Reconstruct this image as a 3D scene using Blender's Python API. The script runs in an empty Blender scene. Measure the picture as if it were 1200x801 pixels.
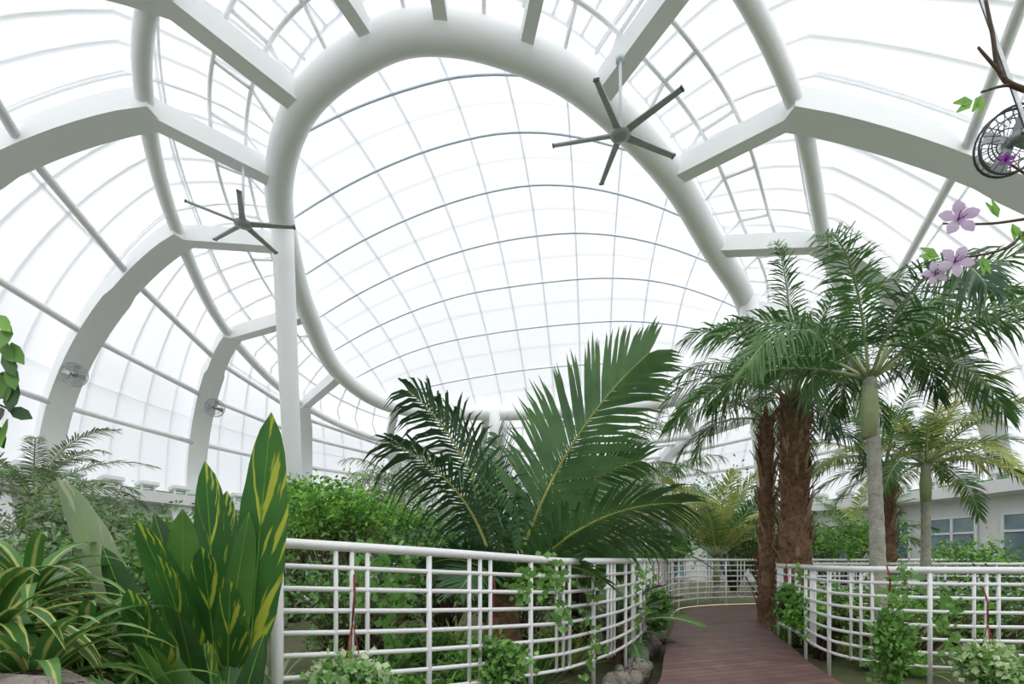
import bpy, math, random
from mathutils import Vector, Matrix
V=Vector
R=random.Random(7)
EYE=1.45
Z=V((0,0,1))
def W(x,y,h): return V((x,y,EYE+h))
sc=bpy.context.scene
sc.view_settings.view_transform='Standard'

# ------------------------------------------------------------ materials
def newmat(name):
    m=bpy.data.materials.new(name); m.use_nodes=True
    nt=m.node_tree; nt.nodes.clear()
    out=nt.nodes.new('ShaderNodeOutputMaterial')
    return m,nt,out
def N(nt,t,**k):
    n=nt.nodes.new(t)
    for a,b in k.items(): setattr(n,a,b)
    return n
def ramp(nt,stops):
    r=nt.nodes.new('ShaderNodeValToRGB')
    e=r.color_ramp.elements
    while len(e)<len(stops): e.new(.5)
    for i,(p,c) in enumerate(stops):
        e[i].position=p; e[i].color=(c[0],c[1],c[2],1)
    return r
def solid(name,c1,c2=None,rough=.5,scale=6,metal=0,bump=0,bscale=None):
    m,nt,out=newmat(name); L=nt.links
    c2=c2 or tuple(x*.88 for x in c1)
    tc=N(nt,'ShaderNodeTexCoord'); no=N(nt,'ShaderNodeTexNoise'); no.inputs['Scale'].default_value=scale; no.inputs['Detail'].default_value=5
    L.new(tc.outputs['Object'],no.inputs['Vector'])
    r=ramp(nt,[(.35,c1),(.68,c2)]); L.new(no.outputs['Fac'],r.inputs[0])
    p=N(nt,'ShaderNodeBsdfPrincipled'); p.inputs['Roughness'].default_value=rough; p.inputs['Metallic'].default_value=metal
    L.new(r.outputs[0],p.inputs['Base Color'])
    if bump:
        n2=N(nt,'ShaderNodeTexNoise'); n2.inputs['Scale'].default_value=bscale or scale*3; n2.inputs['Detail'].default_value=6
        L.new(tc.outputs['Object'],n2.inputs['Vector'])
        b=N(nt,'ShaderNodeBump'); b.inputs['Strength'].default_value=bump; b.inputs['Distance'].default_value=.05
        L.new(n2.outputs['Fac'],b.inputs['Height']); L.new(b.outputs[0],p.inputs['Normal'])
    L.new(p.outputs[0],out.inputs[0]); return m
def leafmat(name,c1,c2,rough=.42,tr=.3,pattern=None,yel=(.75,.72,.2),gain=1.75):
    c1=tuple(min(.9,x*gain) for x in c1); c2=tuple(min(.9,x*gain) for x in c2)
    m,nt,out=newmat(name); L=nt.links
    geo=N(nt,'ShaderNodeTexCoord'); no=N(nt,'ShaderNodeTexNoise'); no.inputs['Scale'].default_value=2.3; no.inputs['Detail'].default_value=4
    L.new(geo.outputs['Object'],no.inputs['Vector'])
    r=ramp(nt,[(.33,c1),(.66,c2)]); L.new(no.outputs['Fac'],r.inputs[0])
    col=r.outputs[0]
    if pattern:
        uv=N(nt,'ShaderNodeUVMap'); sep=N(nt,'ShaderNodeSeparateXYZ'); L.new(uv.outputs[0],sep.inputs[0])
        a=N(nt,'ShaderNodeMath',operation='SUBTRACT'); L.new(sep.outputs[1],a.inputs[0]); a.inputs[1].default_value=.5
        ab=N(nt,'ShaderNodeMath',operation='ABSOLUTE'); L.new(a.outputs[0],ab.inputs[0])
        n3=N(nt,'ShaderNodeTexNoise'); n3.inputs['Scale'].default_value=9; n3.inputs['Detail'].default_value=2
        L.new(geo.outputs['Object'],n3.inputs['Vector'])
        if pattern=='edge':
            ad=N(nt,'ShaderNodeMath',operation='MULTIPLY_ADD'); L.new(n3.outputs['Fac'],ad.inputs[0]); ad.inputs[1].default_value=.3; L.new(ab.outputs[0],ad.inputs[2])
            rr=ramp(nt,[(.45,(0,0,0)),(.50,(1,1,1))]); L.new(ad.outputs[0],rr.inputs[0])
        elif pattern=='centre':
            ad=N(nt,'ShaderNodeMath',operation='MULTIPLY_ADD'); L.new(n3.outputs['Fac'],ad.inputs[0]); ad.inputs[1].default_value=.25; L.new(ab.outputs[0],ad.inputs[2])
            rr=ramp(nt,[(.20,(1,1,1)),(.26,(0,0,0))]); L.new(ad.outputs[0],rr.inputs[0])
        else:
            ma=N(nt,'ShaderNodeMath',operation='MULTIPLY_ADD'); L.new(ab.outputs[0],ma.inputs[0]); ma.inputs[1].default_value=-.45; L.new(sep.outputs[0],ma.inputs[2])
            cb=N(nt,'ShaderNodeCombineXYZ'); L.new(ma.outputs[0],cb.inputs[0]); 
            sg=N(nt,'ShaderNodeMath',operation='MULTIPLY'); L.new(sep.outputs[1],sg.inputs[0]); sg.inputs[1].default_value=.35
            L.new(sg.outputs[0],cb.inputs[1])
            oi=N(nt,'ShaderNodeSeparateXYZ'); L.new(geo.outputs['Object'],oi.inputs[0]); L.new(oi.outputs[0],cb.inputs[2])
            mp=N(nt,'ShaderNodeMapping'); mp.inputs['Scale'].default_value=(11,5,.8); L.new(cb.outputs[0],mp.inputs[0])
            n4=N(nt,'ShaderNodeTexNoise'); n4.inputs['Scale'].default_value=1.; n4.inputs['Detail'].default_value=2; L.new(mp.outputs[0],n4.inputs['Vector'])
            rr=ramp(nt,[(.54,(0,0,0)),(.58,(1,1,1))]); L.new(n4.outputs['Fac'],rr.inputs[0])
        mx=N(nt,'ShaderNodeMixRGB'); L.new(rr.outputs[0],mx.inputs[0]); L.new(col,mx.inputs[1]); mx.inputs[2].default_value=(*yel,1)
        col=mx.outputs[0]
    p=N(nt,'ShaderNodeBsdfPrincipled'); p.inputs['Roughness'].default_value=rough
    L.new(col,p.inputs['Base Color'])
    t=N(nt,'ShaderNodeBsdfTranslucent'); L.new(col,t.inputs[0])
    mix=N(nt,'ShaderNodeMixShader'); mix.inputs[0].default_value=tr
    L.new(p.outputs[0],mix.inputs[1]); L.new(t.outputs[0],mix.inputs[2]); L.new(mix.outputs[0],out.inputs[0])
    return m
def membrane(name,tint,tp,sc_):
    m,nt,out=newmat(name); L=nt.links
    tc=N(nt,'ShaderNodeTexCoord'); no=N(nt,'ShaderNodeTexNoise'); no.inputs['Scale'].default_value=sc_; no.inputs['Detail'].default_value=3
    L.new(tc.outputs['Object'],no.inputs['Vector'])
    r=ramp(nt,[(.3,tuple(x*.95 for x in tint)),(.7,tint)]); L.new(no.outputs['Fac'],r.inputs[0])
    a=N(nt,'ShaderNodeBsdfTransparent'); b=N(nt,'ShaderNodeBsdfTranslucent'); d=N(nt,'ShaderNodeBsdfDiffuse')
    L.new(r.outputs[0],a.inputs[0]); L.new(r.outputs[0],b.inputs[0]); d.inputs[0].default_value=(.97,.975,.985,1)
    m1=N(nt,'ShaderNodeMixShader'); m1.inputs[0].default_value=.48; L.new(b.outputs[0],m1.inputs[1]); L.new(d.outputs[0],m1.inputs[2])
    m2=N(nt,'ShaderNodeMixShader'); m2.inputs[0].default_value=tp; L.new(m1.outputs[0],m2.inputs[1]); L.new(a.outputs[0],m2.inputs[2])
    L.new(m2.outputs[0],out.inputs[0]); return m

steel=solid('white_painted_steel',(.965,.97,.98),(.94,.95,.965),.5,1.5)
steel_d=solid('grey_white_mullion',(.74,.79,.84),(.68,.74,.79),.5,2)
gridm=solid('skylight_grid_bar',(.64,.71,.80),(.56,.64,.74),.5,2)
railm=solid('white_rail_paint',(.95,.95,.96),(.91,.92,.93),.3,3)
memb=membrane('white_membrane',(.96,.975,1.),.28,.35)
memb2=membrane('skylight_membrane',(.96,.975,1.),.33,.3)
wallm=solid('plaster_wall',(.90,.91,.92),(.85,.86,.87),.8,1.2)
soil=solid('soil',(.15,.115,.08),(.12,.17,.06),.95,2,bump=.8)
stone=solid('pale_stone',(.42,.38,.33),(.24,.21,.18),.9,9,bump=.9)
turf=solid('green_turf',(.12,.40,.06),(.08,.28,.05),.9,8)
darkm=solid('dark_metal',(.09,.09,.10),(.06,.06,.07),.4,8)
grey=solid('grey_metal',(.40,.42,.43),(.32,.34,.35),.35,8,metal=.5)
fanm=solid('fan_blade_grey',(.42,.45,.46),(.36,.39,.40),.45,8,metal=.1)
cord=solid('red_cord',(.34,.05,.04),(.22,.03,.02),.7,20)
potm=solid('basket_coir',(.12,.08,.045),(.07,.045,.03),.95,30,bump=.5)
bark=solid('grey_palm_bark',(.56,.55,.48),(.38,.37,.30),.85,9,bump=.6)
green_shaft=solid('crownshaft_green',(.48,.54,.30),(.36,.45,.22),.5,5)
fibre=solid('brown_palm_fibre',(.36,.21,.125),(.18,.10,.065),.95,14,bump=.8)
fibre2=solid('tan_palm_boot',(.48,.34,.22),(.32,.21,.13),.95,14,bump=.5)
twig=solid('brown_twig',(.18,.115,.08),(.10,.07,.05),.8,14,bump=.4)
petal=leafmat('lilac_petal',(.72,.50,.80),(.86,.74,.90),.5,.4,gain=1)
petal_d=leafmat('purple_bud',(.35,.06,.42),(.22,.03,.30),.5,.3,gain=1)
Lpalm=leafmat('palm_green',(.05,.115,.035),(.09,.18,.055),.38,.25)
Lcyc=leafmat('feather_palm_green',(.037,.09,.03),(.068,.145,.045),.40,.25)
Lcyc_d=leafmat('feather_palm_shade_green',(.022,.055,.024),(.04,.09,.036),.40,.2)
Lpalm_d=leafmat('palm_dark_green',(.03,.07,.035),(.06,.115,.055),.36,.2)
Lpalm_g=leafmat('palm_grey_green',(.10,.15,.08),(.18,.22,.12),.5,.25)
Lpalm_y=leafmat('palm_yellow_green',(.20,.24,.05),(.32,.33,.09),.5,.3)
Lbright=leafmat('bright_green_leaf',(.11,.27,.03),(.19,.38,.06),.45,.3)
Lmid=leafmat('mid_green_leaf',(.05,.13,.025),(.10,.21,.045),.45,.25)
Lolive=leafmat('olive_leaf',(.12,.17,.10),(.20,.25,.15),.5,.25)
Ldark=leafmat('dark_leaf',(.02,.055,.018),(.045,.105,.032),.4,.2)
Livy=leafmat('ivy_leaf',(.09,.22,.05),(.18,.33,.09),.45,.25)
Lvarieg=leafmat('variegated_ivy',(.20,.32,.14),(.46,.52,.34),.5,.25)
Ldrac=leafmat('dracaena_leaf',(.03,.09,.02),(.06,.15,.03),.36,.25,'edge',(.60,.62,.18))
Ldracc=leafmat('dracaena_centre_stripe',(.04,.12,.03),(.08,.19,.045),.36,.25,'centre',(.54,.58,.18))
Lbig=leafmat('variegated_big_leaf',(.027,.09,.022),(.055,.155,.035),.30,.28,'vein',(.60,.68,.09))
Lpale=leafmat('pale_banana_leaf',(.15,.21,.12),(.22,.28,.16),.4,.3,'vein',(.58,.60,.42))
def deck_mat():
    m,nt,out=newmat('brown_deck_boards'); L=nt.links
    tc=N(nt,'ShaderNodeTexCoord'); mp=N(nt,'ShaderNodeMapping'); mp.inputs['Rotation'].default_value=(0,0,math.radians(-20))
    L.new(tc.outputs['Object'],mp.inputs[0])
    b=N(nt,'ShaderNodeTexBrick'); b.inputs['Scale'].default_value=1; b.inputs['Brick Width'].default_value=1.9; b.inputs['Row Height'].default_value=.145; b.inputs['Mortar Size'].default_value=.006
    b.inputs['Color1'].default_value=(.20,.11,.10,1); b.inputs['Color2'].default_value=(.155,.085,.08,1); b.inputs['Mortar'].default_value=(.03,.018,.015,1)
    L.new(mp.outputs[0],b.inputs['Vector'])
    n=N(nt,'ShaderNodeTexNoise'); n.inputs['Scale'].default_value=3; n.inputs['Detail'].default_value=6; L.new(tc.outputs['Object'],n.inputs['Vector'])
    r=ramp(nt,[(.3,(.75,.75,.75)),(.7,(1.35,1.3,1.3))]); L.new(n.outputs['Fac'],r.inputs[0])
    mx=N(nt,'ShaderNodeMixRGB',blend_type='MULTIPLY'); mx.inputs[0].default_value=1; L.new(b.outputs[0],mx.inputs[1]); L.new(r.outputs[0],mx.inputs[2])
    p=N(nt,'ShaderNodeBsdfPrincipled'); p.inputs['Roughness'].default_value=.5; L.new(mx.outputs[0],p.inputs['Base Color']); L.new(p.outputs[0],out.inputs[0]); return m
deckm=deck_mat()
def glass_mat():
    m,nt,out=newmat('window_glass'); L=nt.links
    tc=N(nt,'ShaderNodeTexCoord'); n=N(nt,'ShaderNodeTexNoise'); n.inputs['Scale'].default_value=.6; L.new(tc.outputs['Object'],n.inputs['Vector'])
    r=ramp(nt,[(.3,(.14,.22,.26)),(.7,(.34,.46,.52))]); L.new(n.outputs['Fac'],r.inputs[0])
    p=N(nt,'ShaderNodeBsdfPrincipled'); p.inputs['Roughness'].default_value=.08; L.new(r.outputs[0],p.inputs['Base Color']); L.new(p.outputs[0],out.inputs[0]); return m
glassm=glass_mat()
def led_mat():
    m,nt,out=newmat('warm_led'); e=N(nt,'ShaderNodeEmission'); e.inputs[0].default_value=(1,.85,.45,1); e.inputs[1].default_value=1.0
    nt.links.new(e.outputs[0],out.inputs[0]); return m
ledm=led_mat()

# ------------------------------------------------------------ mesh builder
class B:
    def __init__(s): s.v=[];s.f=[];s.m=[];s.uv=[];s.mats=[];s.sm=[]
    def mi(s,m):
        if m not in s.mats: s.mats.append(m)
        return s.mats.index(m)
    def add(s,vs,fs,m,uvs=None,smooth=True):
        o=len(s.v); k=s.mi(m)
        s.v+= [tuple(x) for x in vs]; s.uv += (uvs or [(0,.5)]*len(vs))
        for f in fs: s.f.append(tuple(i+o for i in f)); s.m.append(k); s.sm.append(smooth)
    def tube(s,pts,r,m,n=8,closed=False,cap=True):
        pts=[V(p) for p in pts]; K=len(pts)
        if not isinstance(r,(list,tuple)): r=[r]*K
        vs=[];fs=[]; nrm=None
        for i,p in enumerate(pts):
            if closed: t=pts[(i+1)%K]-pts[i-1]
            else: t=pts[min(i+1,K-1)]-pts[max(i-1,0)]
            if t.length<1e-9: t=V((0,0,1))
            t.normalize()
            if nrm is None:
                a=Z if abs(t.z)<.9 else V((1,0,0)); nrm=(a-t*a.dot(t)).normalized()
            else:
                nrm=(nrm-t*nrm.dot(t)); nrm.normalize()
            bn=t.cross(nrm)
            for j in range(n):
                a=2*math.pi*j/n; vs.append(p+(nrm*math.cos(a)+bn*math.sin(a))*r[i])
        rng=K if closed else K-1
        for i in range(rng):
            i2=(i+1)%K
            for j in range(n):
                j2=(j+1)%n; fs.append((i*n+j,i*n+j2,i2*n+j2,i2*n+j))
        if cap and not closed:
            fs.append(tuple(range(n-1,-1,-1))); fs.append(tuple((K-1)*n+j for j in range(n)))
        s.add(vs,fs,m)
    def sweep(s,pts,side,w,h,m):
        pts=[V(p) for p in pts]; K=len(pts)
        if not isinstance(w,(list,tuple)): w=[w]*K
        C=[]
        for i,p in enumerate(pts):
            t=(pts[min(i+1,K-1)]-pts[max(i-1,0)]).normalized()
            sd=(side-t*side.dot(t)).normalized(); n=sd.cross(t)
            c=[]
            for a,b in ((-1,-1),(1,-1),(1,1),(-1,1)): c.append(p+sd*a*w[i]/2+n*b*h/2)
            C.append(c)
        for j in range(4):
            j2=(j+1)%4; vs=[];fs=[]
            for c in C: vs+=[c[j],c[j2]]
            for i in range(K-1): fs.append((i*2,i*2+1,i*2+3,i*2+2))
            s.add(vs,fs,m)
        s.add(C[0],[(3,2,1,0)],m); s.add(C[-1],[(0,1,2,3)],m)
    def leaf(s,pts,ws,side,m,fold=.15):
        K=len(pts); vs=[];fs=[];uv=[]
        for i,p in enumerate(pts):
            t=(pts[min(i+1,K-1)]-pts[max(i-1,0)]).normalized()
            sd=side-t*side.dot(t)
            if sd.length<1e-4: sd=V((1,0,0))
            sd.normalize(); n=sd.cross(t); w=ws[i]/2; u=i/(K-1)
            vs+=[p-sd*w+n*w*fold, p, p+sd*w+n*w*fold]; uv+=[(u,0),(u,.5),(u,1)]
        for i in range(K-1):
            a=i*3; fs+=[(a,a+1,a+4,a+3),(a+1,a+2,a+5,a+4)]
        s.add(vs,fs,m,uv)
    def lathe(s,c,prof,m,n=20):
        vs=[];fs=[]
        for r,z in prof:
            for j in range(n):
                a=2*math.pi*j/n; vs.append((c[0]+r*math.cos(a),c[1]+r*math.sin(a),c[2]+z))
        for i in range(len(prof)-1):
            for j in range(n):
                j2=(j+1)%n; fs.append((i*n+j,i*n+j2,(i+1)*n+j2,(i+1)*n+j))
        s.add(vs,fs,m)
    def obj(s,name,smooth=True):
        me=bpy.data.meshes.new(name); me.from_pydata(s.v,[],s.f)
        for m in s.mats: me.materials.append(m)
        me.polygons.foreach_set('material_index',s.m)
        me.polygons.foreach_set('use_smooth',[smooth and q for q in s.sm])
        ul=me.uv_layers.new(name='UVMap'); 
        vi=[0]*len(me.loops); me.loops.foreach_get('vertex_index',vi)
        flat=[]
        for i in vi: flat+=s.uv[i]
        ul.data.foreach_set('uv',flat)
        me.update()
        o=bpy.data.objects.new(name,me); sc.collection.objects.link(o); return o
def cr(c,closed=False,n=8):
    c=[V(p) for p in c]; K=len(c); out=[]
    for i in range(K if closed else K-1):
        if closed: p0,p1,p2,p3=c[i-1],c[i],c[(i+1)%K],c[(i+2)%K]
        else: p0,p1,p2,p3=c[max(i-1,0)],c[i],c[i+1],c[min(i+2,K-1)]
        for j in range(n):
            t=j/n
            out.append(.5*((2*p1)+(p2-p0)*t+(2*p0-5*p1+4*p2-p3)*t*t+(3*p1-p0-3*p2+p3)*t**3))
    if not closed: out.append(c[-1])
    return out
def bez(a,b,c,d,n):
    return [a*(1-t)**3+b*3*t*(1-t)**2+c*3*t*t*(1-t)+d*t**3 for t in [i/n for i in range(n+1)]]

# ------------------------------------------------------------ dome
ST=[
((-1.45,10.9,11.2),(-1.6,8.0,11.5),(-4,-8)),
((-2.95,11.1,11.14),(-4.2,8.4,11.4),(-11.5,-3.7)),
((-5.0,12.3,10.95),(-6.9,9.9,11.1),(-17.2,5)),
((-6.5,14.3,10.65),(-8.8,12.3,10.8),(-18.9,13)),
((-7.35,16.7,10.3),(-10.6,16.3,10.3),(-18.5,20.3)),
((-8.1,20.3,9.75),(-12.1,22.0,9.6),(-16.5,26.6)),
((-8.4,25,9.05),(-11.5,28.3,8.5),(-13,32.2)),
((-6.5,28.6,8.5),(-8,33,7.6),(-8,36.4)),
((-1.5,29.6,8.4),(-2,34.5,7.4),(-2,38.7)),
((4,29.2,8.5),(5,34,7.5),(4.5,38.6)),
((8.9,27.6,8.65),(11.5,32,7.8),(10,36.4)),
((10.9,24,9.2),(15,26.5,8.6),(15.6,31.5)),
((9.2,20.0,9.8),(13.3,20.5,9.4),(18.6,26.5)),
((6.6,16.8,10.25),(9.9,16.2,10.0),(20.2,21)),
((4.4,14.2,10.65),(6.8,12.2,10.7),(20.9,14)),
((2.0,12.2,11.0),(3.6,9.3,11.2),(17.5,1.6)),
((.25,11.3,11.15),(.9,8.2,11.4),(6,-8))]
BH=2.95; NS=len(ST)
Mp=[W(*a) for a,_,_ in ST]; Sp=[W(*b) for _,b,_ in ST]; Bp=[W(c[0],c[1],BH) for _,_,c in ST]
ribs=[]
b=B()
ringpts=cr(Mp,True,10)
b.tube(ringpts,.38,steel,24,closed=True)
sring=cr(Sp,True,8)
b.tube(sring,.2,steel,12,closed=True)
for i in range(NS):
    out=(Bp[i]-Sp[i]); out.z=0; L=out.length; o=out.normalized(); side=Z.cross(o)
    pr=bez(Sp[i],Sp[i]+o*L*.38-Z*.35,Bp[i]-o*.2+Z*4.6,Bp[i],24)
    ribs.append(pr)
    o2=(Mp[i]-Sp[i]); o2.z=0; sd2=Z.cross(o2.normalized())
    small=i in (0,1,16)
    b.sweep([Sp[i]-o2.normalized()*.2,Mp[i]],sd2,.28 if small else .42,.3 if small else .5,steel)
    b.sweep([pr[0]-o*.3]+pr[1:],side,[.7]*8+[.85]*17,.5,steel)
for i in range(NS):
    j=(i+1)%NS
    for k in (6,12,18):
        b.tube([ribs[i][k],ribs[j][k]],.12,steel,10)
b.obj('dome_steel_frame')
for top,bot in ((W(-7.05,15.7,10.4),V((-7.6,18.2,0))),(W(8.9,19.3,9.85),V((11.2,22,0))),(W(-1,29.4,8.4),V((-1,31,0)))):
    c=B(); p=[top.lerp(bot,t/10) for t in range(11)]
    c.tube(p,[.32-.005*t for t in range(11)],steel,16); c.tube([bot,bot+Z*.12],.6,steel,16); c.obj('inclined_column')

prof=[]
for i in range(NS):
    o=(Bp[i]-Sp[i]); o.z=0; L=o.length; o.normalize()
    m0=Mp[i]+Z*1.1; s0=Sp[i]+Z*.95+o*.5; b0=Bp[i]+o*.45
    a=[m0.lerp(s0,t/5)+Z*.25*math.sin(math.pi*t/5) for t in range(5)]
    prof.append(a+bez(s0,s0+o*L*.42-Z*.4,b0+Z*5.2,b0,15))
NPf=len(prof[0]); AR=5
cols=[cr([prof[i][k] for i in range(NS)],True,AR) for k in range(NPf)]
NA=len(cols[0])
cen=V((1,17,4))
b=B(); vs=[cols[k][a] for k in range(NPf) for a in range(NA)]
fs=[(k*NA+a,k*NA+(a+1)%NA,(k+1)*NA+(a+1)%NA,(k+1)*NA+a) for k in range(NPf-1) for a in range(NA)]
b.add(vs,fs,memb); b.obj('dome_membrane')
def outw(p,d): return p+(p-cen).normalized()*d
b=B()
for a in range(NA):
    b.tube([outw(cols[k][a],.08) for k in range(NPf)],.045,steel,5)
for k in (0,4,9,15): b.tube([outw(p,.08) for p in cols[k]],.045,steel,5,closed=True)
for a in range(0,NA,5): b.tube([outw(cols[k][a],-.05) for k in range(NPf)],.04,steel,5)
for k in (4,): b.tube([outw(p,-.05) for p in cols[k]],.035,steel,5,closed=True)
t1=[];t2=[]
for i in range(NS):
    o=(Sp[i]-Mp[i]); o.z=0; o.normalize()
    t1.append(Mp[i]+o*.85+Z*.75); t2.append(Mp[i]+o*1.7+Z*.85)
T1=cr(t1,True,10);T2=cr(t2,True,10)
b.tube(T1,.055,steel,6,closed=True); b.tube(T2,.055,steel,6,closed=True)
for i in range(0,len(T1),5): b.tube([T1[i],T2[i]],.05,steel,5)
for i in range(0,len(T1),5): b.tube([T1[i],ringpts[i]],.05,steel,5)
b.obj('dome_mullions')

cc=V((0.9,19.5,0)); RP=[p+Z*.35 for p in ringpts]; nR=len(RP)
angs=[(math.atan2(p.y-cc.y,p.x-cc.x),(p.xy-cc.xy).length,p.z) for p in RP]; angs.sort()
BUL=2.4
def plane(x,y): return EYE+12.85-.15*y+.35
def ringr(a):
    for i in range(nR):
        a0,r0,_=angs[i-1]; a1,r1,_=angs[i]
        if i==0: a0-=2*math.pi
        if a0<=a<=a1: return r0+(r1-r0)*(a-a0)/(a1-a0+1e-9)
    a0,r0,_=angs[-1]; a1,r1,_=angs[0]; a1+=2*math.pi
    return r0+(r1-r0)*(a-a0)/(a1-a0)
def sky(x,y):
    dx,dy=x-cc.x,y-cc.y; r=math.hypot(dx,dy)
    s=r/ringr(math.atan2(dy,dx)) if r>1e-6 else 0
    return s,plane(x,y)+BUL*max(0,1-s*s)
b=B(); rings=14; vs=[V((cc.x,cc.y,sky(cc.x,cc.y)[1]))]; fs=[]
for k in range(1,rings+1):
    for p in RP:
        x=cc.x+(p.x-cc.x)*k/rings; y=cc.y+(p.y-cc.y)*k/rings
        vs.append(V((x,y,plane(x,y)+BUL*(1-(k/rings)**2))))
for j in range(nR): fs.append((0,1+j,1+(j+1)%nR))
for k in range(rings-1):
    for j in range(nR):
        a=1+k*nR+j; c_=1+k*nR+(j+1)%nR; fs.append((a,a+nR,c_+nR,c_))
b.add(vs,fs,memb2); b.obj('skylight_membrane')
b=B(); al=math.radians(-9); e1=V((math.cos(al),math.sin(al),0)); e2=V((-e1.y,e1.x,0))
def skyline(dirn,perp,off,r,mat,dz):
    run=[]
    for t in range(-150,151):
        q=cc+perp*off+dirn*(t*.12); s,z=sky(q.x,q.y)
        if s<1: run.append(V((q.x,q.y,z+dz)))
    if len(run)>3: b.tube(run[::4]+[run[-1]],r,mat,5)
for k in range(-8,9): skyline(e1,e2,k*2.4+.4,.034,gridm,-.06)
for k in range(-8,9): skyline(e1,e2,k*2.4+1.6,.014,gridm,.05)
for k in range(-9,10): skyline(e2,e1,k*1.5,.022,gridm,.05)
b.obj('skylight_grid')

# ------------------------------------------------------------ base wall
base=cr(Bp,True,12); nb=len(base); ctr=V((1,15,0))
def inw(p,d):
    q=V((ctr.x-p.x,ctr.y-p.y,0)).normalized(); return V((p.x,p.y,0))+q*d
b=B()
rows=[(-.8,0),(-.8,4.6),(1.1,4.6),(1.1,4.1),(.0,4.05),(.0,0)]
for k in range(len(rows)-1):
    vs=[];fs=[]
    for d,z in rows[k:k+2]:
        for p in base: q=inw(p,d); vs.append((q.x,q.y,z))
    for j in range(nb): fs.append((j,(j+1)%nb,nb+(j+1)%nb,nb+j))
    b.add(vs,fs,wallm)
b.obj('wall_perimeter')
b=B(); vs=[];fs=[]
for d,z in ((.15,4.62),(.15,4.7),(.75,4.7),(.75,4.62)):
    for p in base: q=inw(p,d); vs.append((q.x,q.y,z))
for k in range(3):
    for j in range(nb): fs.append((k*nb+j,k*nb+(j+1)%nb,(k+1)*nb+(j+1)%nb,(k+1)*nb+j))
b.add(vs,fs,turf); b.obj('turf_ledge',False)
b=B()
for j in range(0,nb,3):
    p=inw(base[j],.75); q=inw(base[(j+2)%nb],.75); n=(ctr-p); n.z=0; n.normalize()
    b.sweep([p+Z*4.9,p.lerp(q,.85)+Z*4.9],n+Z*.35,.42,.16,wallm)
    for t in (.15,.7): a=p.lerp(q,t); b.sweep([a+Z*4.62,a+Z*4.88],n,.2,.08,wallm)
b.obj('ledge_planter_boxes')
wn=0
for j in range(0,nb,6):
    p=inw(base[j],.06); q=inw(base[(j+4)%nb],.06)
    if p.y<3: continue
    wn+=1; b=B(); d=(q-p); n=Z.cross(d.normalized())
    if n.dot(ctr-p)<0: n=-n
    z0,z1=.25,3.3
    b.add([p+Z*z0,q+Z*z0,q+Z*z1,p+Z*z1],[(0,1,2,3)],glassm)
    for t in (0,.5,1): a=p.lerp(q,t)+n*.04; b.sweep([a+Z*z0,a+Z*z1],d.normalized(),.1,.08,steel)
    for z in (z0,2.6,z1): b.sweep([p+n*.04+Z*z,q+n*.04+Z*z],Z,.09,.08,steel)
    b.obj('window_%d'%wn)
for x,y in ((14.0,16.3),(14.2,14.3),(-15.5,17.5),(-13.6,23.5),(13.5,22.5),(15.3,8.5)):
    p=V((x,y,0)); o=(V((ctr.x,ctr.y,0))-p).normalized(); ray=-o
    best=min(base,key=lambda q:abs(V((q.x-ctr.x,q.y-ctr.y,0)).normalized().dot(ray)-1)); wp=inw(best,.4)
    b=B(); b.sweep([wp+o*.1+Z*4.1,wp+o*1.3+Z*0],Z.cross(o),.95,.45,wallm); b.obj('wall_buttress')

b=B(); vs=[V((ctr.x,ctr.y,0))]+[inw(p,-.5) for p in base]
b.add(vs,[(0,1+j,1+(j+1)%nb) for j in range(nb)],soil); b.obj('ground',False)

# ------------------------------------------------------------ deck + rails
DZ=.3
Le=cr([(-1.6,1.6,0),(-.2,2.6,0),(.7,3.7,0),(1.33,4.7,0),(1.78,6,0),(2.3,7.5,0),(2.85,9,0),(3.4,10.5,0),(4.2,12,0),(5.6,12.9,0),(8,13.15,0),(12,12.7,0)],n=8)
Re=cr([(1.2,-.5,0),(2.3,1.2,0),(2.75,3.2,0),(3.05,4.7,0),(3.35,5.8,0),(3.74,6.9,0),(4.15,8.2,0),(4.95,9.6,0),(6.1,10.6,0),(8,10.9,0),(10,10.8,0),(12,10.4,0)],n=8)
b=B(); n=len(Le); vs=[];fs=[]
for l,r in zip(Le,Re): vs+=[(l.x,l.y,DZ),(r.x,r.y,DZ),(l.x,l.y,0.0),(r.x,r.y,0.0)]
for i in range(n-1):
    a=i*4;c=a+4; fs+=[(a,a+1,c+1,c),(a,c,c+2,a+2),(a+1,a+3,c+3,c+1)]
b.add(vs,fs,deckm); b.obj('deck_walkway',False)
def resample(pts,d):
    out=[pts[0].copy()]; rest=0
    for a,c in zip(pts,pts[1:]):
        L=(c-a).length; s=d-rest
        while s<=L: out.append(a.lerp(c,s/L)); s+=d
        rest=L-(s-d)
    return out
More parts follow.
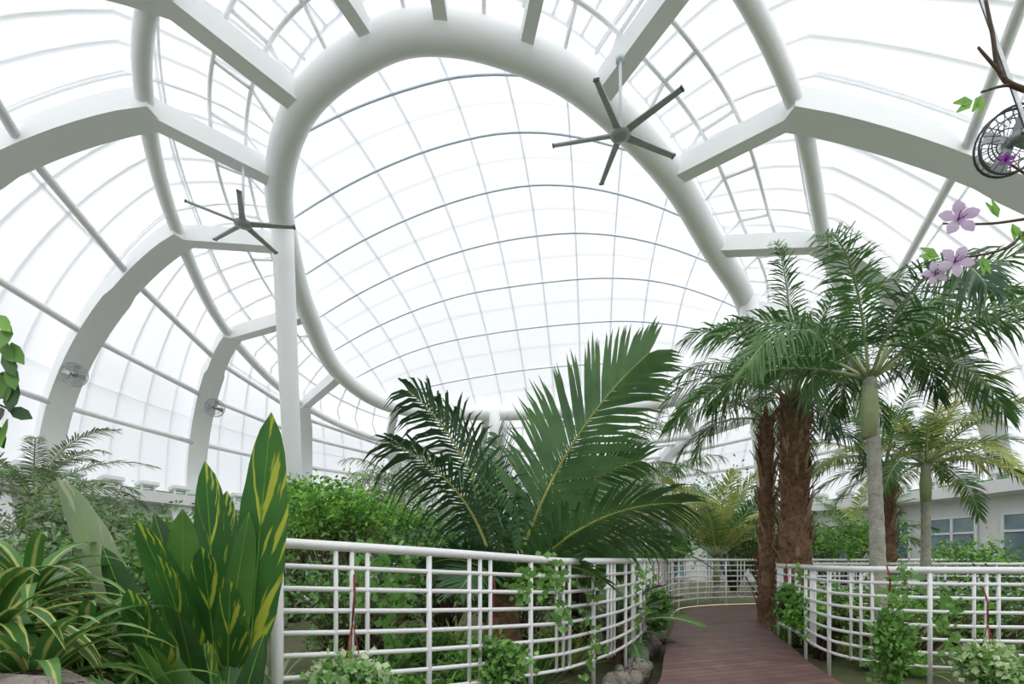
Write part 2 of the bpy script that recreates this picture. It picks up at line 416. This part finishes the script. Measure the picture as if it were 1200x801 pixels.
def railing(ctrl,top,bot,name='railing',nb=8,stub=None):
    pts=cr([(x,y,0) for x,y in ctrl],n=10)
    L=[0]
    for a,c in zip(pts,pts[1:]): L.append(L[-1]+(c-a).length)
    T=L[-1]; b=B()
    for k in range(nb):
        path=[V((p.x,p.y,bot(s)+(top(s)-bot(s))*(1-k/nb))) for p,s in zip(pts,L)]
        b.tube(path,.032 if k==0 else .0165,railm,8)
    def at(s):
        for i in range(len(L)-1):
            if L[i+1]>=s: return pts[i].lerp(pts[i+1],(s-L[i])/(L[i+1]-L[i]+1e-9))
        return pts[-1]
    s=0;first=True
    while s<=T:
        p=at(s); z0=bot(s)-.3
        b.tube([V((p.x,p.y,z0)),V((p.x,p.y,top(s)))],.036 if first else .02,railm,10)
        first=False
        for ds in (.34,.44,.54):
            if s+ds<T:
                q=at(s+ds); b.tube([V((q.x,q.y,bot(s)+.1)),V((q.x,q.y,top(s+ds)))],.0155,railm,6)
        s+=.98
    if stub:
        a=V((pts[0].x,pts[0].y,top(0))); b.tube([a,a+V(stub)],.032,railm,8)
    return b.obj(name)
ztl=lambda s: EYE+max(.1-.05*s,-.02)
LR=[(-1.42,3.1),(-.6,3.6),(.3,4.4),(1.0,5.3),(1.55,6.4),(2.05,7.7),(2.6,9.1),(3.15,10.6),(4.0,12.2),(5.4,13.2),(8,13.45),(12,13)]
railing(LR,ztl,lambda s:ztl(s)-1.1,stub=(-.17,.0,.0))
RR=[(12,10.3),(10,10.65),(8,10.8),(6.15,10.45),(5.05,9.5),(4.27,8.2),(3.86,6.9),(3.47,5.8),(3.42,5.15),(3.8,4.75),(4.5,4.6),(5.5,4.6),(7.5,4.9)]
railing(RR,lambda s:EYE-.1,lambda s:EYE-1.12)
b=B(); b.tube([V((p.x,p.y,DZ+.012)) for p in cr([(3.1,9.9,0),(3.4,10.8,0),(4.1,12.1,0),(5.6,13.0,0),(8,13.25,0),(11,12.9,0)],n=6)],.007,ledm,5); b.obj('led_strip_light')
def rock(b,c,r,m=stone):
    vs=[];fs=[];n1,n2=9,6; s1=R.random()*9
    for i in range(n2+1):
        ph=math.pi*i/n2
        for j in range(n1):
            th=2*math.pi*j/n1; k=1+.18*math.sin(3*th+s1)+.12*math.cos(2*ph*2+s1)+R.uniform(-.1,.1)
            vs.append(V(c)+V((r[0]*k*math.sin(ph)*math.cos(th),r[1]*k*math.sin(ph)*math.sin(th),r[2]*k*math.cos(ph))))
    for i in range(n2):
        for j in range(n1): fs.append((i*n1+j,i*n1+(j+1)%n1,(i+1)*n1+(j+1)%n1,(i+1)*n1+j))
    b.add(vs,fs,m)
b=B()
for p in resample([V((x,y,0)) for x,y in ((.3,3.9),(.9,4.6),(1.5,6),(2.1,7.6),(2.6,9))],.13):
    rock(b,(p.x+R.uniform(-.22,.04),p.y+R.uniform(-.1,.1),.14),(R.uniform(.05,.15),R.uniform(.06,.16),R.uniform(.1,.18)))
b.obj('stone_edging')
b=B(); rock(b,(-1.75,1.75,.72),(.55,.3,.31)); rock(b,(-1.75,1.8,.2),(.6,.35,.45)); b.obj('boulder')

# ------------------------------------------------------------ plants
def frond(b,base,az,el,L,sag,ll,lw,m,n=42,mr=None,roll=0,vee=.25,plum=0,droop=.35,t0=.15,a0=70,a1=25,rr=.02):
    base=V(base); h=V((math.cos(az),math.sin(az),0)); p=base.copy(); K=16; P=[p.copy()]; D=[]
    for i in range(K):
        t=i/K; pit=el-sag*(t**1.3); d=h*math.cos(pit)+Z*math.sin(pit); D.append(d); p=p+d*L/K; P.append(p.copy())
    D.append(D[-1])
    b.tube(P,[rr*(1-.85*i/K) for i in range(K+1)],mr or m,5)
    side0=h.cross(Z).normalized()
    for k in range(n):
        t=t0+(1-t0)*(k+.5)/n; f=t*K; i=min(int(f),K-1); q=P[i].lerp(P[i+1],f-i); d=D[i]
        up=side0.cross(d).normalized()
        sd=side0*math.cos(roll)+up*math.sin(roll); u2=up*math.cos(roll)-side0*math.sin(roll)
        ln=ll*(math.sin(math.pi*(.16+.74*(t-t0)/(1-t0)))**.7)
        a=math.radians(a0+(a1-a0)*(t-t0)/(1-t0))
        for sg in (-1,1):
            ve=vee+R.uniform(-plum,plum); aa=a+R.uniform(-.08,.08); l=ln*R.uniform(.88,1.08)
            dr=(d*math.cos(aa)+(sd*sg*math.cos(ve)+u2*math.sin(ve))*math.sin(aa)).normalized()
            w=d-dr*d.dot(dr)
            if w.length<1e-3: w=up.copy()
            w=w.normalized()*lw*.5
            g=-Z*droop*l*R.uniform(.7,1.3)
            p1=q+dr*l*.3+g*.06; p2=q+dr*l*.7+g*.42; p3=q+dr*l+g
            b.add([q-w*.4,q+w*.4,p1-w,p1+w,p2-w*.75,p2+w*.75,p3],[(0,1,3,2),(2,3,5,4),(4,5,6)],m,
                  [(0,.3),(0,.7),(.3,0),(.3,1),(.7,0),(.7,1),(1,.5)])
def rosette(b,base,n,L,w,m,e0=.2,e1=1.3,sag=1.2,K=8):
    for i in range(n):
        az=i*2.4+R.uniform(-.3,.3); el=e0+(e1-e0)*(i/n)+R.uniform(-.1,.1); l=L*R.uniform(.75,1.1)
        h=V((math.cos(az),math.sin(az),0)); p=V(base)+h*.02; P=[p.copy()];
        for k in range(K):
            pit=el-sag*((k/K)**1.2); p=p+(h*math.cos(pit)+Z*math.sin(pit))*l/K; P.append(p.copy())
        ws=[w*min(1,.45+2.2*t)*(1-t**3)+.001 for t in [k/K for k in range(K+1)]]
        b.leaf(P,ws,h.cross(Z),m,.25)
def bush(b,c,r,n,size,m,m2=None,stems=True,clumps=None,asp=.5):
    c=V(c); nc=clumps or max(6,n//45); cs=[]
    for i in range(nc):
        while 1:
            q=V((R.uniform(-1,1),R.uniform(-1,1),R.uniform(-1,1)))
            if .2<q.length<1: break
        q=V((q.x*r[0],q.y*r[1],q.z*r[2]))+c; cs.append(q)
        if stems:
            g=V((c.x+R.uniform(-.1,.1),c.y+R.uniform(-.1,.1),0)); mid=g.lerp(q,.5)+V((0,0,.2*r[2]))
            b.tube([g,mid,q],[.03,.018,.006],twig,5)
    cr_=.45*(r[0]+r[1]+r[2])/3
    for i in range(n):
        q=cs[i%nc]+V((R.gauss(0,.5),R.gauss(0,.5),R.gauss(0,.5)))*cr_
        if q.z<.05: q.z=.05+R.random()*.1
        d=V((R.gauss(0,1),R.gauss(0,1),R.gauss(.1,.7))).normalized(); s=d.cross(V((R.gauss(0,1),R.gauss(0,1),R.gauss(0,1)))).normalized()
        l=size*R.uniform(.6,1.2); w=l*asp*.5; nn=s.cross(d)
        b.add([q,q+d*l*.45-s*w+nn*w*.3,q+d*l,q+d*l*.45+s*w+nn*w*.3,q+d*l*.5],[(0,1,4),(1,2,4),(2,3,4),(3,0,4)],m if (m2 is None or R.random()<.6) else m2,
              [(0,.5),(.5,0),(1,.5),(.5,1),(.5,.5)])
def X(px,d): return (px-600)/600*d
def H(py,d): return EYE+(655-py)/600*d

# big feather palm in the middle of the bed
b=B(); q=V((-.1,5.6,.0))
b.tube([q,q+Z*.5,q+Z*1.2],[.26,.22,.12],fibre,10)
top=q+Z*1.05
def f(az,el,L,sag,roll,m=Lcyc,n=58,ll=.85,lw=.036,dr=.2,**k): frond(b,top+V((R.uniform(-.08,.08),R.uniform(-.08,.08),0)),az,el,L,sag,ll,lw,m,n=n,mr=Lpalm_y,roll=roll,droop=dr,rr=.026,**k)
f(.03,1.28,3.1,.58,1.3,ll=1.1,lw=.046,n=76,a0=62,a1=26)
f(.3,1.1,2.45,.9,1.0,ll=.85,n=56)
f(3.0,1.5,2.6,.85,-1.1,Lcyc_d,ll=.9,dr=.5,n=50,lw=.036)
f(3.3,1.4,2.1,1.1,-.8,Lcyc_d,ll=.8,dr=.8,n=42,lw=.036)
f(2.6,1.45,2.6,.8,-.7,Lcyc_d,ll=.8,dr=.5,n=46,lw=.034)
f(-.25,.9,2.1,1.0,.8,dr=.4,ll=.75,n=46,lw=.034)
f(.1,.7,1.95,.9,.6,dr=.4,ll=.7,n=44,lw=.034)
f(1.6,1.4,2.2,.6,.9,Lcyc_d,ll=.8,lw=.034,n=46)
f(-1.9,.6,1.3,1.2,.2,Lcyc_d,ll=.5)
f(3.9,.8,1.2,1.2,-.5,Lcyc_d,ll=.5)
f(-.8,.65,1.5,1.3,.5,ll=.5)
f(.5,.45,1.8,.8,.7,ll=.6)
b.obj('feather_palm')

def palm(name,x,y,zc,trunk_r,nfr,L,ll,m,m2=None,el=(.1,1.3),sag=1.4,n=44,lw=.03,plum=.3,droop=.5,kind='ring',lean=(0,0),az0=0,t0=.15,boots=170):
    b=B(); P=[];rr=[]
    K=40
    for i in range(K+1):
        t=i/K; P.append(V((x+lean[0]*t*t,y+lean[1]*t*t,zc*t))); rr.append(trunk_r*(1.25-.35*min(1,t*1.6))*(1+(.05 if i%2 else -.03)))
    b.tube(P,rr,bark if kind!='fibre' else fibre,12)
    c=P[-1]
    if kind=='ring':
        b.tube([c-Z*.75,c-Z*.4,c],[trunk_r*1.0,trunk_r*1.2,trunk_r*.75],green_shaft,12)
    if kind=='fibre':
        for i in range(boots):
            t=R.uniform(.12,1); az=R.uniform(0,6.28); h=V((math.cos(az),math.sin(az),0)); p=P[int(t*K)]+h*trunk_r*.75
            up=R.uniform(.15,.4); w=R.uniform(.06,.13)
            b.leaf([p-Z*up,p+h*.05,p+h*R.uniform(.08,.22)+Z*up*.8],[w*.7,w,w*.4],h.cross(Z),R.choice([fibre,fibre,fibre2]),.3)
    for i in range(nfr):
        az=az0+i*2.399; t=(i+.5)/nfr; e=el[0]+(el[1]-el[0])*t
        frond(b,c+V((math.cos(az),math.sin(az),0))*trunk_r*.5,az,e+R.uniform(-.1,.1),L*R.uniform(.85,1.1),sag*R.uniform(.85,1.2),ll,lw,(m2 if (m2 and R.random()<.35) else m),n=n,mr=green_shaft,roll=R.uniform(-.3,.3),plum=plum,droop=droop,rr=.022,t0=t0)
    return b.obj(name)
palm('foxtail_palm',4.66,6.5,3.75,.085,14,2.65,.5,Lpalm,Lpalm_d,el=(.4,1.25),sag=1.7,n=80,lw=.028,plum=.9,droop=.45,lean=(-.12,0),az0=.25)
palm('date_palm',4.75,8.6,4.15,.24,18,2.7,.5,Lpalm,Lpalm_d,el=(.3,1.45),sag=1.7,n=64,lw=.026,plum=.6,droop=.6,kind='fibre',az0=1,boots=300)
palm('date_palm',4.62,9.3,4.0,.13,8,1.9,.4,Lpalm_g,Lpalm_d,el=(.0,1.2),sag=1.7,n=44,lw=.026,plum=.5,droop=.7,kind='fibre',boots=120)
palm('dwarf_date_palm',8.0,9.9,3.3,.085,24,2.0,.42,Lpalm,Lpalm_y,el=(-.1,1.4),sag=1.2,n=50,lw=.026,plum=.4,droop=.3,az0=.4)
palm('dwarf_date_palm',8.3,11.4,3.6,.2,18,2.2,.42,Lpalm,Lpalm_y,el=(0,1.4),sag=1.2,n=46,lw=.028,plum=.4,kind='fibre')
palm('pygmy_date_palm',-9.9,10.6,2.75,.12,22,2.2,.36,Lpalm_g,Lpalm,el=(0,1.3),sag=1.3,n=50,lw=.03,plum=.4,droop=.4)
palm('queen_palm',2.6,13.8,3.3,.14,14,2.8,.5,Lpalm_g,Lpalm,el=(.1,1.4),sag=1.6,n=46,lw=.034,plum=.5,droop=.7)
palm('queen_palm',4.6,16.5,3.2,.16,14,2.6,.5,Lpalm_g,Lpalm_y,el=(.1,1.4),sag=1.6,n=46,lw=.034,plum=.5,droop=.9)
palm('areca_palm',5.9,14.8,1.5,.10,20,2.8,.55,Lpalm,Lpalm_y,el=(.6,1.4),sag=.9,n=44,lw=.04,plum=.2,droop=.2)
palm('areca_palm',1.4,10.5,1.3,.10,18,2.6,.5,Lpalm,Lpalm_y,el=(.5,1.4),sag=1.0,n=40,lw=.035,plum=.2,droop=.3)
palm('areca_palm',-2.2,13.5,1.6,.10,16,2.2,.5,Lpalm_g,Lpalm,el=(.4,1.4),sag=1.0,n=40,lw=.035,plum=.2,droop=.3)
palm('queen_palm',-4.2,19.5,3.8,.16,14,2.6,.5,Lpalm_g,Lpalm,el=(.1,1.4),sag=1.6,n=40,lw=.035,plum=.5,droop=.7)
palm('areca_palm',10.5,15.8,1.8,.10,16,2.4,.5,Lpalm,Lpalm_y,el=(.4,1.4),sag=1.0,n=40,lw=.035,plum=.2,droop=.3)
palm('sago_palm',1.45,7.2,.45,.12,20,1.1,.25,Lpalm_d,Lpalm,el=(.1,1.3),sag=.9,n=40,lw=.02,plum=.1,droop=.1,kind='fibre',boots=30)
palm('areca_palm',-5.6,15.5,1.2,.10,14,2.0,.5,Lpalm,Lpalm_y,el=(.4,1.4),sag=1.0,n=36,lw=.035,plum=.2,droop=.3)
palm('areca_palm',-9.5,16.5,1.0,.10,14,2.0,.5,Lpalm_g,Lpalm,el=(.4,1.4),sag=1.0,n=36,lw=.035,plum=.2,droop=.3)

def shrub(name,px,py,d,r,rz,n,s,m,m2=None,asp=.5,ry=None):
    b=B(); bush(b,(X(px,d),d,H(py,d)),(r,ry or r,rz),n,s,m,m2,asp=asp); b.obj(name)
shrub('olive_shrub',95,608,9,.7,.55,2200,.13,Lolive,Lmid,.3)
shrub('olive_shrub',20,640,8.5,.9,.4,1500,.13,Lolive,Lpalm_g,.3)
shrub('ficus_shrub',400,603,10,.95,.5,4600,.12,Lbright,Lmid)
shrub('ficus_shrub',345,590,11.8,.6,.5,2200,.13,Lbright,Lmid)
shrub('ficus_shrub',300,628,9.5,.8,.35,1800,.12,Lmid,Lbright)
shrub('leafy_shrub',475,625,12,.8,.5,2000,.13,Lmid,Lbright)
shrub('leafy_tree',450,578,19,1.1,1.0,1600,.15,Lolive,Lmid,.35)
shrub('leafy_tree',560,570,22,1.6,1.4,2000,.17,Lolive,Lbright,.35)
shrub('leafy_tree',670,590,17,1.3,1.2,2200,.16,Lmid,Lolive)
shrub('leafy_tree',740,600,20,1.5,1.4,2200,.17,Lmid,Lolive)
shrub('leafy_tree',860,605,22,2.2,1.6,2400,.2,Lmid,Lbright)
shrub('leafy_shrub',200,632,12,1.6,.4,2200,.12,Lmid,Lbright)
shrub('leafy_shrub',150,618,14,1.0,.5,1800,.13,Lmid,Lolive)
shrub('leafy_shrub',985,640,14.6,1.6,.5,2600,.14,Lmid,Lbright)
shrub('leafy_shrub',900,640,15.5,1.4,.6,2400,.15,Lmid,Ldark)
shrub('leafy_shrub',520,655,8,.9,.45,2400,.12,Lmid,Ldark)
shrub('leafy_shrub',680,655,8.7,.7,.4,2200,.12,Lmid,Ldark)
shrub('leafy_shrub',600,690,6.6,.7,.35,2400,.09,Lmid,Ldark)
shrub('leafy_shrub',420,695,6.2,.9,.35,2400,.09,Lmid,Ldark)
shrub('leafy_shrub',250,690,6,.9,.4,2400,.10,Lmid,Ldark)
shrub('leafy_shrub',100,668,7,1.1,.45,2600,.11,Lmid,Lolive)
shrub('leafy_shrub',1150,705,7.2,.9,.25,2000,.08,Lmid,Ldark)
shrub('leafy_shrub',1050,712,6.6,.9,.22,2000,.08,Lmid,Lbright)
shrub('leafy_shrub',965,716,7.4,.5,.22,1400,.07,Lmid,Ldark)
shrub('leafy_shrub',1150,660,13.2,1.2,.4,2000,.13,Lmid,Lbright)
shrub('leafy_shrub',775,645,14.5,.8,.5,1600,.13,Lmid,Lbright)
lim=[(-1.4,3.1),(-.6,3.6),(.3,4.4),(1.0,5.3),(1.55,6.4),(2.05,7.7),(2.6,9.1)]
for k in range(34):
    x=-2.6+R.uniform(-.3,3.4); y=R.uniform(3.9,8.5)
    xr=next((a[0]+(c[0]-a[0])*(y-a[1])/(c[1]-a[1]) for a,c in zip(lim,lim[1:]) if a[1]<=y<=c[1]),2)
    if x>xr-.45: x=xr-.45-R.random()*1.2
    b=B()
    if k%3==0: rosette(b,(x,y,.02),26,.6,.05,R.choice([Lpalm_g,Lbright,Lmid]),.3,1.4,1.1); b.obj('spider_plant')
    elif k%3==1: rosette(b,(x,y,.02),22,.75,.05,R.choice([Ldracc,Lmid,Lpalm_y]),.5,1.45,.7); b.obj('flax_plant')
    else: bush(b,(x,y,.3),(.35,.35,.2),800,.07,R.choice([Lbright,Lmid,Livy]),Lmid); b.obj('groundcover_plant')
for k in range(12):
    x=R.uniform(4.3,8); y=R.uniform(5.3,9); b=B()
    if k%2: rosette(b,(x,y,.02),22,.5,.05,R.choice([Ldracc,Lbright,Lpalm_y]),.3,1.4,1.0); b.obj('spider_plant')
    else: bush(b,(x,y,.25),(.35,.35,.18),700,.07,R.choice([Lbright,Lmid,Livy]),Lmid); b.obj('groundcover_plant')

def bigleaf(b,base,tip,w,m,bow=.15,face=None,pet=.2,fold=.2):
    base=V(base);tip=V(tip); d=tip-base; L=d.length
    side=(face or V((0,-1,0))).cross(d).normalized()
    out=V((d.x,d.y,0)); out=out.normalized() if out.length>.01 else V((1,0,0))
    mid=base.lerp(tip,.5)+Z*bow*L - out*bow*L*.3
    P=[base*(1-t)**2+mid*2*t*(1-t)+tip*t*t for t in [k/18 for k in range(19)]]
    ws=[]
    for k in range(19):
        t=k/18
        if t<pet: ws.append(.025)
        else:
            u=(t-pet)/(1-pet); ws.append(max(.004,w*(math.sin(math.pi*min(1,u**.9))**.55)*(1+.03*math.sin(k*2.1))))
    b.leaf(P,ws,side,m,fold)
    b.tube(P,[.008*(1-.8*k/18) for k in range(19)],Lbright,5)
def T(px,py,d): return (X(px,d),d,H(py,d))
b=B(); g=(-1.66,2.75,0)
def gl(k=0): return (g[0]+R.uniform(-.12,.10)+k,g[1]+R.uniform(-.1,.15),.45)
spec=[((318,483),2.6,.27,Lbig),((240,540),2.75,.23,Lbig),((214,596),2.5,.2,Lmid),((266,575),2.9,.22,Lbig),((338,600),2.95,.12,Lbig),
((160,610),2.4,.21,Lbig),((66,560),3.0,.27,Lpale),((185,650),2.3,.2,Lbig),((292,600),2.7,.19,Lmid),((150,690),2.2,.18,Lbig),((236,640),2.35,.2,Lbig),((270,680),2.3,.18,Lbig),((208,715),2.15,.18,Ldark),((285,720),2.4,.16,Lmid),((120,640),2.8,.2,Ldark),((180,600),2.9,.18,Ldark)]
for (px,py),d,w,m in spec:
    bigleaf(b,gl((px-230)/1100),T(px,py,d),w,m,R.uniform(.03,.09),V((R.uniform(-.35,.35),-1,R.uniform(-.1,.2))))
b.obj('variegated_ginger_plant')
b=B()
for i in range(18):
    az=R.uniform(0,6.28); bigleaf(b,(-1.36,2.35,.2),(-1.42+.26*math.cos(az),2.35+.25*math.sin(az),R.uniform(.8,1.15)),R.uniform(.12,.16),R.choice([Lmid,Lbig,Ldark,Ldark]),.08,V((R.uniform(-.5,.5),-1,.2)))
b.obj('spathiphyllum_plant')
for (x,y,z,n,L) in ((-2.15,2.1,1.15,40,.66),(-1.82,1.95,1.0,40,.6),(-2.4,2.55,1.3,34,.62),(-2.05,2.45,1.05,34,.58),(-1.68,2.1,.78,30,.5),(-2.0,1.8,.9,30,.55)):
    b=B(); b.tube([(x,y,0),(x+.02,y,z*.5),(x,y,z)],.018,twig,6)
    rosette(b,(x,y,z-.05),n,L,.07,Ldrac if R.random()<.8 else Ldracc,-.1,1.35,1.8,10)
    for k in range(3): rosette(b,(x,y,z-.15-.18*k),9,L*.95,.065,Ldrac,.0,.7,1.6,10)
    b.obj('variegated_dracaena')

def basket(px,py,d,r,h,m,m2,n=1300):
    x,y,z=T(px,py,d); b=B()
    b.lathe((x,y,z-.05),[(.0,-.14),(.05,-.13),(.08,-.02),(.09,.0),(.08,.0),(.07,-.03),(.0,-.03)],potm,16)
    for a in (0,2.1,4.2):
        b.tube([V((x+.08*math.cos(a),y+.08*math.sin(a),z-.05)),V((x,y+.02,z+.32))],.004,cord,5)
    b.tube([V((x,y+.02,z+.32)),V((x+.01,y+.03,z+.5)),V((x,y+.06,min(z+.62,EYE-.05)))],.007,cord,5)
    bush(b,(x,y,z-.02-h*.3),(r,r*.8,h),n,.06,m,m2,stems=False,clumps=24,asp=.95)
    b.obj('hanging_ivy_basket')
basket(578,765,4.0,.2,.18,Livy,Lmid,1700)
basket(412,788,3.25,.24,.12,Lvarieg,Livy,1700)
basket(942,710,6.6,.2,.24,Livy,Lbright,1500)
basket(922,700,7.0,.10,.25,Livy,Lmid)
basket(1045,745,4.5,.13,.3,Livy,Lmid,1700)
basket(1160,775,4.35,.26,.15,Lvarieg,Livy,1900)
basket(772,705,7.5,.14,.32,Lmid,Livy)
b=B()
for px,d,y0,y1 in ((455,3.72,660,790),(470,3.75,640,720),(655,4.5,670,730),(690,4.85,670,790),(430,3.62,640,700),(610,4.2,670,700),(745,6.3,665,740),(760,7.2,665,730),(640,4.4,655,690),(1055,4.5,668,740),(1036,4.5,690,800),(930,6.7,665,720),(950,6.4,675,745),(1110,4.5,700,760)):
    P=[V(T(px+8*math.sin(k*1.3),y0+(y1-y0)*k/8,d-.03)) for k in range(9)]
    b.tube(P,.004,twig,4)
    for k in range(50):
        q=P[R.randrange(9)]+V((R.gauss(0,.035),R.gauss(0,.02),R.gauss(0,.04))); dd=V((R.gauss(0,1),R.gauss(-.3,.4),R.gauss(-.3,.6))).normalized(); s=dd.cross(V((0,1,.3))).normalized()
        l=R.uniform(.05,.09); b.add([q,q+dd*l*.4-s*l*.4,q+dd*l,q+dd*l*.4+s*l*.4],[(0,1,2,3)],Livy)
b.obj('climbing_vine')

# ------------------------------------------------------------ fans
def hvls(c,R_,az,top):
    c=V(c); b=B()
    b.lathe(c,[(0,.12),(.1,.12),(.14,.06),(.22,.03),(.22,-.03),(.12,-.07),(0,-.08)],fanm,20)
    b.tube([c+Z*.1,V((c.x,c.y,top))],.035,steel_d,8); b.tube([V((c.x,c.y,top-.12)),V((c.x,c.y,top))],.1,steel_d,10)
    for i in range(5):
        a=az+i*2*math.pi/5; h=V((math.cos(a),math.sin(a),0)); s=h.cross(Z)
        b.sweep([c+h*.18,c+h*.5,c+h*R_],s+Z*.25,[.16,.14,.11],.03,fanm)
        b.sweep([c+h*R_,c+h*(R_+.03)],s+Z*.25,.12,.05,darkm)
    b.obj('ceiling_fan')
hvls(W(2.35,11.1,9.2),1.45,.42,EYE+10.9)
hvls(W(-7.14,13.6,8.9),1.3,.1,EYE+10.6)
def cage(c,nrm,R_,m,mount,dm=None):
    c=V(c); n=V(nrm).normalized(); u=n.cross(Z).normalized(); v=u.cross(n); b=B()
    for off,k in ((.0,1),(.1,1),(-.02,.75),(-.05,.5),(-.06,.25),(.14,.7)):
        b.tube([c+n*off+(u*math.cos(a)+v*math.sin(a))*R_*k for a in [i*2*math.pi/28 for i in range(28)]],.006 if k<1 else .012,m,5,closed=True)
    for i in range(24):
        a=i*2*math.pi/24; e=u*math.cos(a)+v*math.sin(a)
        b.tube([c-n*.06+e*.12*R_,c-n*.05+e*R_*.5,c+e*R_,c+n*.1+e*R_,c+n*.15+e*R_*.5],.004,m,4)
    b.tube([c-n*.02,c+n*.22],R_*.2,dm or m,12)
    for i in range(4):
        a=i*math.pi/2+.3; e=u*math.cos(a)+v*math.sin(a); s=n.cross(e)
        b.sweep([c+n*.05+e*R_*.15,c+n*.05+e*R_*.88],s+n*.5,[R_*.25,R_*.5],.008,dm or m)
    mt=V(mount); b.tube([c+n*.18,c+n*.3,mt],.02,dm or m,6)
    b.obj('circulation_fan')
k=min(ribs[4],key=lambda p:abs(p.z-H(447,19.5)))
cage(k+V((.85,-.6,0)),(.35,-1,-.1),.42,grey,k,grey)
k=min(ribs[5],key=lambda p:abs(p.z-H(482,25)))
cage(k+V((.95,-.6,0)),(.35,-1,-.1),.42,grey,k,grey)
cage(T(1182,168,5.2),(-.3,-1,-.35),.29,darkm,W(5.2,6.6,9.6),grey)

# ------------------------------------------------------------ near tree, right
b=B(); tr=V((2.75,1.9,0))
b.tube([tr,tr+V((.05,0,1.5)),tr+V((-.1,.05,3)),tr+V((-.1,0,4.2))],[.09,.075,.055,.03],twig,10)
def branch(pts,r0,r1,m=twig):
    P=cr([V(p) for p in pts],n=5); b.tube(P,[r0+(r1-r0)*i/(len(P)-1) for i in range(len(P))],m,6); return P
D=1.85
branch([tr+V((-.08,.0,2.7)),T(1300,130,D),T(1200,105,D),T(1172,85,D),T(1163,40,D),T(1155,0,D)],.012,.005)
branch([T(1200,105,D),T(1180,100,D),T(1150,108,D)],.007,.004)
branch([T(1172,85,D),T(1150,60,D),T(1146,55,D)],.006,.003)
branch([tr+V((-.03,0,2.2)),T(1290,250,D),T(1215,255,D),T(1160,262,D),T(1105,262,D)],.009,.003)
branch([T(1215,255,D),T(1180,290,D),T(1120,305,D),T(1082,325,D)],.006,.003)
branch([T(1260,250,D),T(1210,210,D),T(1180,190,D)],.006,.003)
def flower(c,r,m,az0=0):
    c=V(c); f0=V((-.2,-1,.1)).normalized(); u=f0.cross(Z).normalized(); v=u.cross(f0)
    for i in range(5):
        a=az0+i*1.257; e=(u*math.cos(a)+v*math.sin(a)); P=[c+e*r*t+f0*(.25*r*math.sin(t*2.4)) for t in (0,.25,.5,.75,1)]
        b.leaf(P,[.12*r,.35*r,.62*r,.55*r,.1*r],f0.cross(e),m,.15)
    for i in range(5):
        a=az0+.6+i*1.257; e=(u*math.cos(a)+v*math.sin(a)); b.tube([c,c+f0*r*.5+e*r*.2],.0015,petal_d,4)
flower(T(1122,258,D-.03),.068,petal,.3); flower(T(1118,308,D-.03),.06,petal,.9); flower(T(1095,322,D),.045,petal,.1); flower(T(1178,188,D),.03,petal_d,.5)
def tleaf(c,l,d,m=Lbright):
    c=V(c); d=V(d).normalized(); s=d.cross(V((0.2,-1,.1))).normalized()
    for sg in (-1,1):
        b.leaf([c,c+d*l*.4+s*sg*l*.1,c+d*l+s*sg*l*.25],[.02*l,.5*l,.1*l],s,m,.2)
for px,py,dx,dz in ((1150,112,-.3,-1),(1140,118,-1,-.4),(1186,262,.2,-.6),(1196,270,.5,-1),(1170,255,-.3,.5),(1100,300,-1,.2),(1150,300,.3,-1),(1205,190,0,1),(1210,230,1,.3)):
    tleaf(T(px,py,D),.07,(dx,0,dz))
for k in range(260):
    q=tr+V((R.uniform(-.2,.9),R.uniform(-.7,.7),R.uniform(3.4,5.0))); tleaf(q,R.uniform(.07,.11),(R.gauss(0,1),R.gauss(0,.4),R.gauss(-.4,.6)),Lmid)
b.obj('orchid_tree')
b=B(); tr=V((-2.75,2.1,0))
b.tube([tr,tr+V((0,0,1.5)),tr+V((.1,0,2.6)),tr+V((0,0,3.3))],[.07,.06,.045,.02],twig,8)
D=2.2
for pts in ([(-60,420),(-20,400),(8,385)],[(-60,470),(-15,440),(15,440)],[(-60,490),(-20,470),(12,480)]):
    branch([tr+V((.1,0,2.0))]+[T(x,y,D) for x,y in pts],.012,.003)
for px,py in ((0,372),(10,385),(15,405),(2,400),(12,430),(4,440),(18,450),(8,462),(14,480),(0,480),(-10,420),(-12,455),(-5,500),(6,415),(8,495)):
    c=V(T(px,py,D)); d=V((R.uniform(-.2,.8),-.2,R.uniform(-1,.0))).normalized()
    b.leaf([c-d*.02,c+d*.04,c+d*.09,c+d*.13],[.01,.055,.05,.004],d.cross(V((R.uniform(-.4,.4),-1,.3))),R.choice([Lmid,Ldark,Lbright]),.2)
b.obj('broadleaf_tree')

# ------------------------------------------------------------ light + camera
w=bpy.data.worlds.new('overcast_sky'); sc.world=w; w.use_nodes=True
bg=w.node_tree.nodes['Background']; bg.inputs[0].default_value=(.95,.975,1,1); bg.inputs[1].default_value=1.1
sd=bpy.data.lights.new('sun','SUN'); sd.energy=3.6; sd.angle=.9; sd.color=(1,.985,.95)
so=bpy.data.objects.new('sun',sd); so.rotation_euler=(math.radians(32),math.radians(12),0); so.location=(0,0,30); sc.collection.objects.link(so)
cd=bpy.data.cameras.new('camera'); co=bpy.data.objects.new('camera',cd); sc.collection.objects.link(co)
co.location=(0,0,EYE); co.rotation_euler=(math.radians(90),0,0)
cd.lens=18; cd.sensor_width=36; cd.shift_y=.212; cd.clip_start=.05; cd.clip_end=300
sc.camera=co
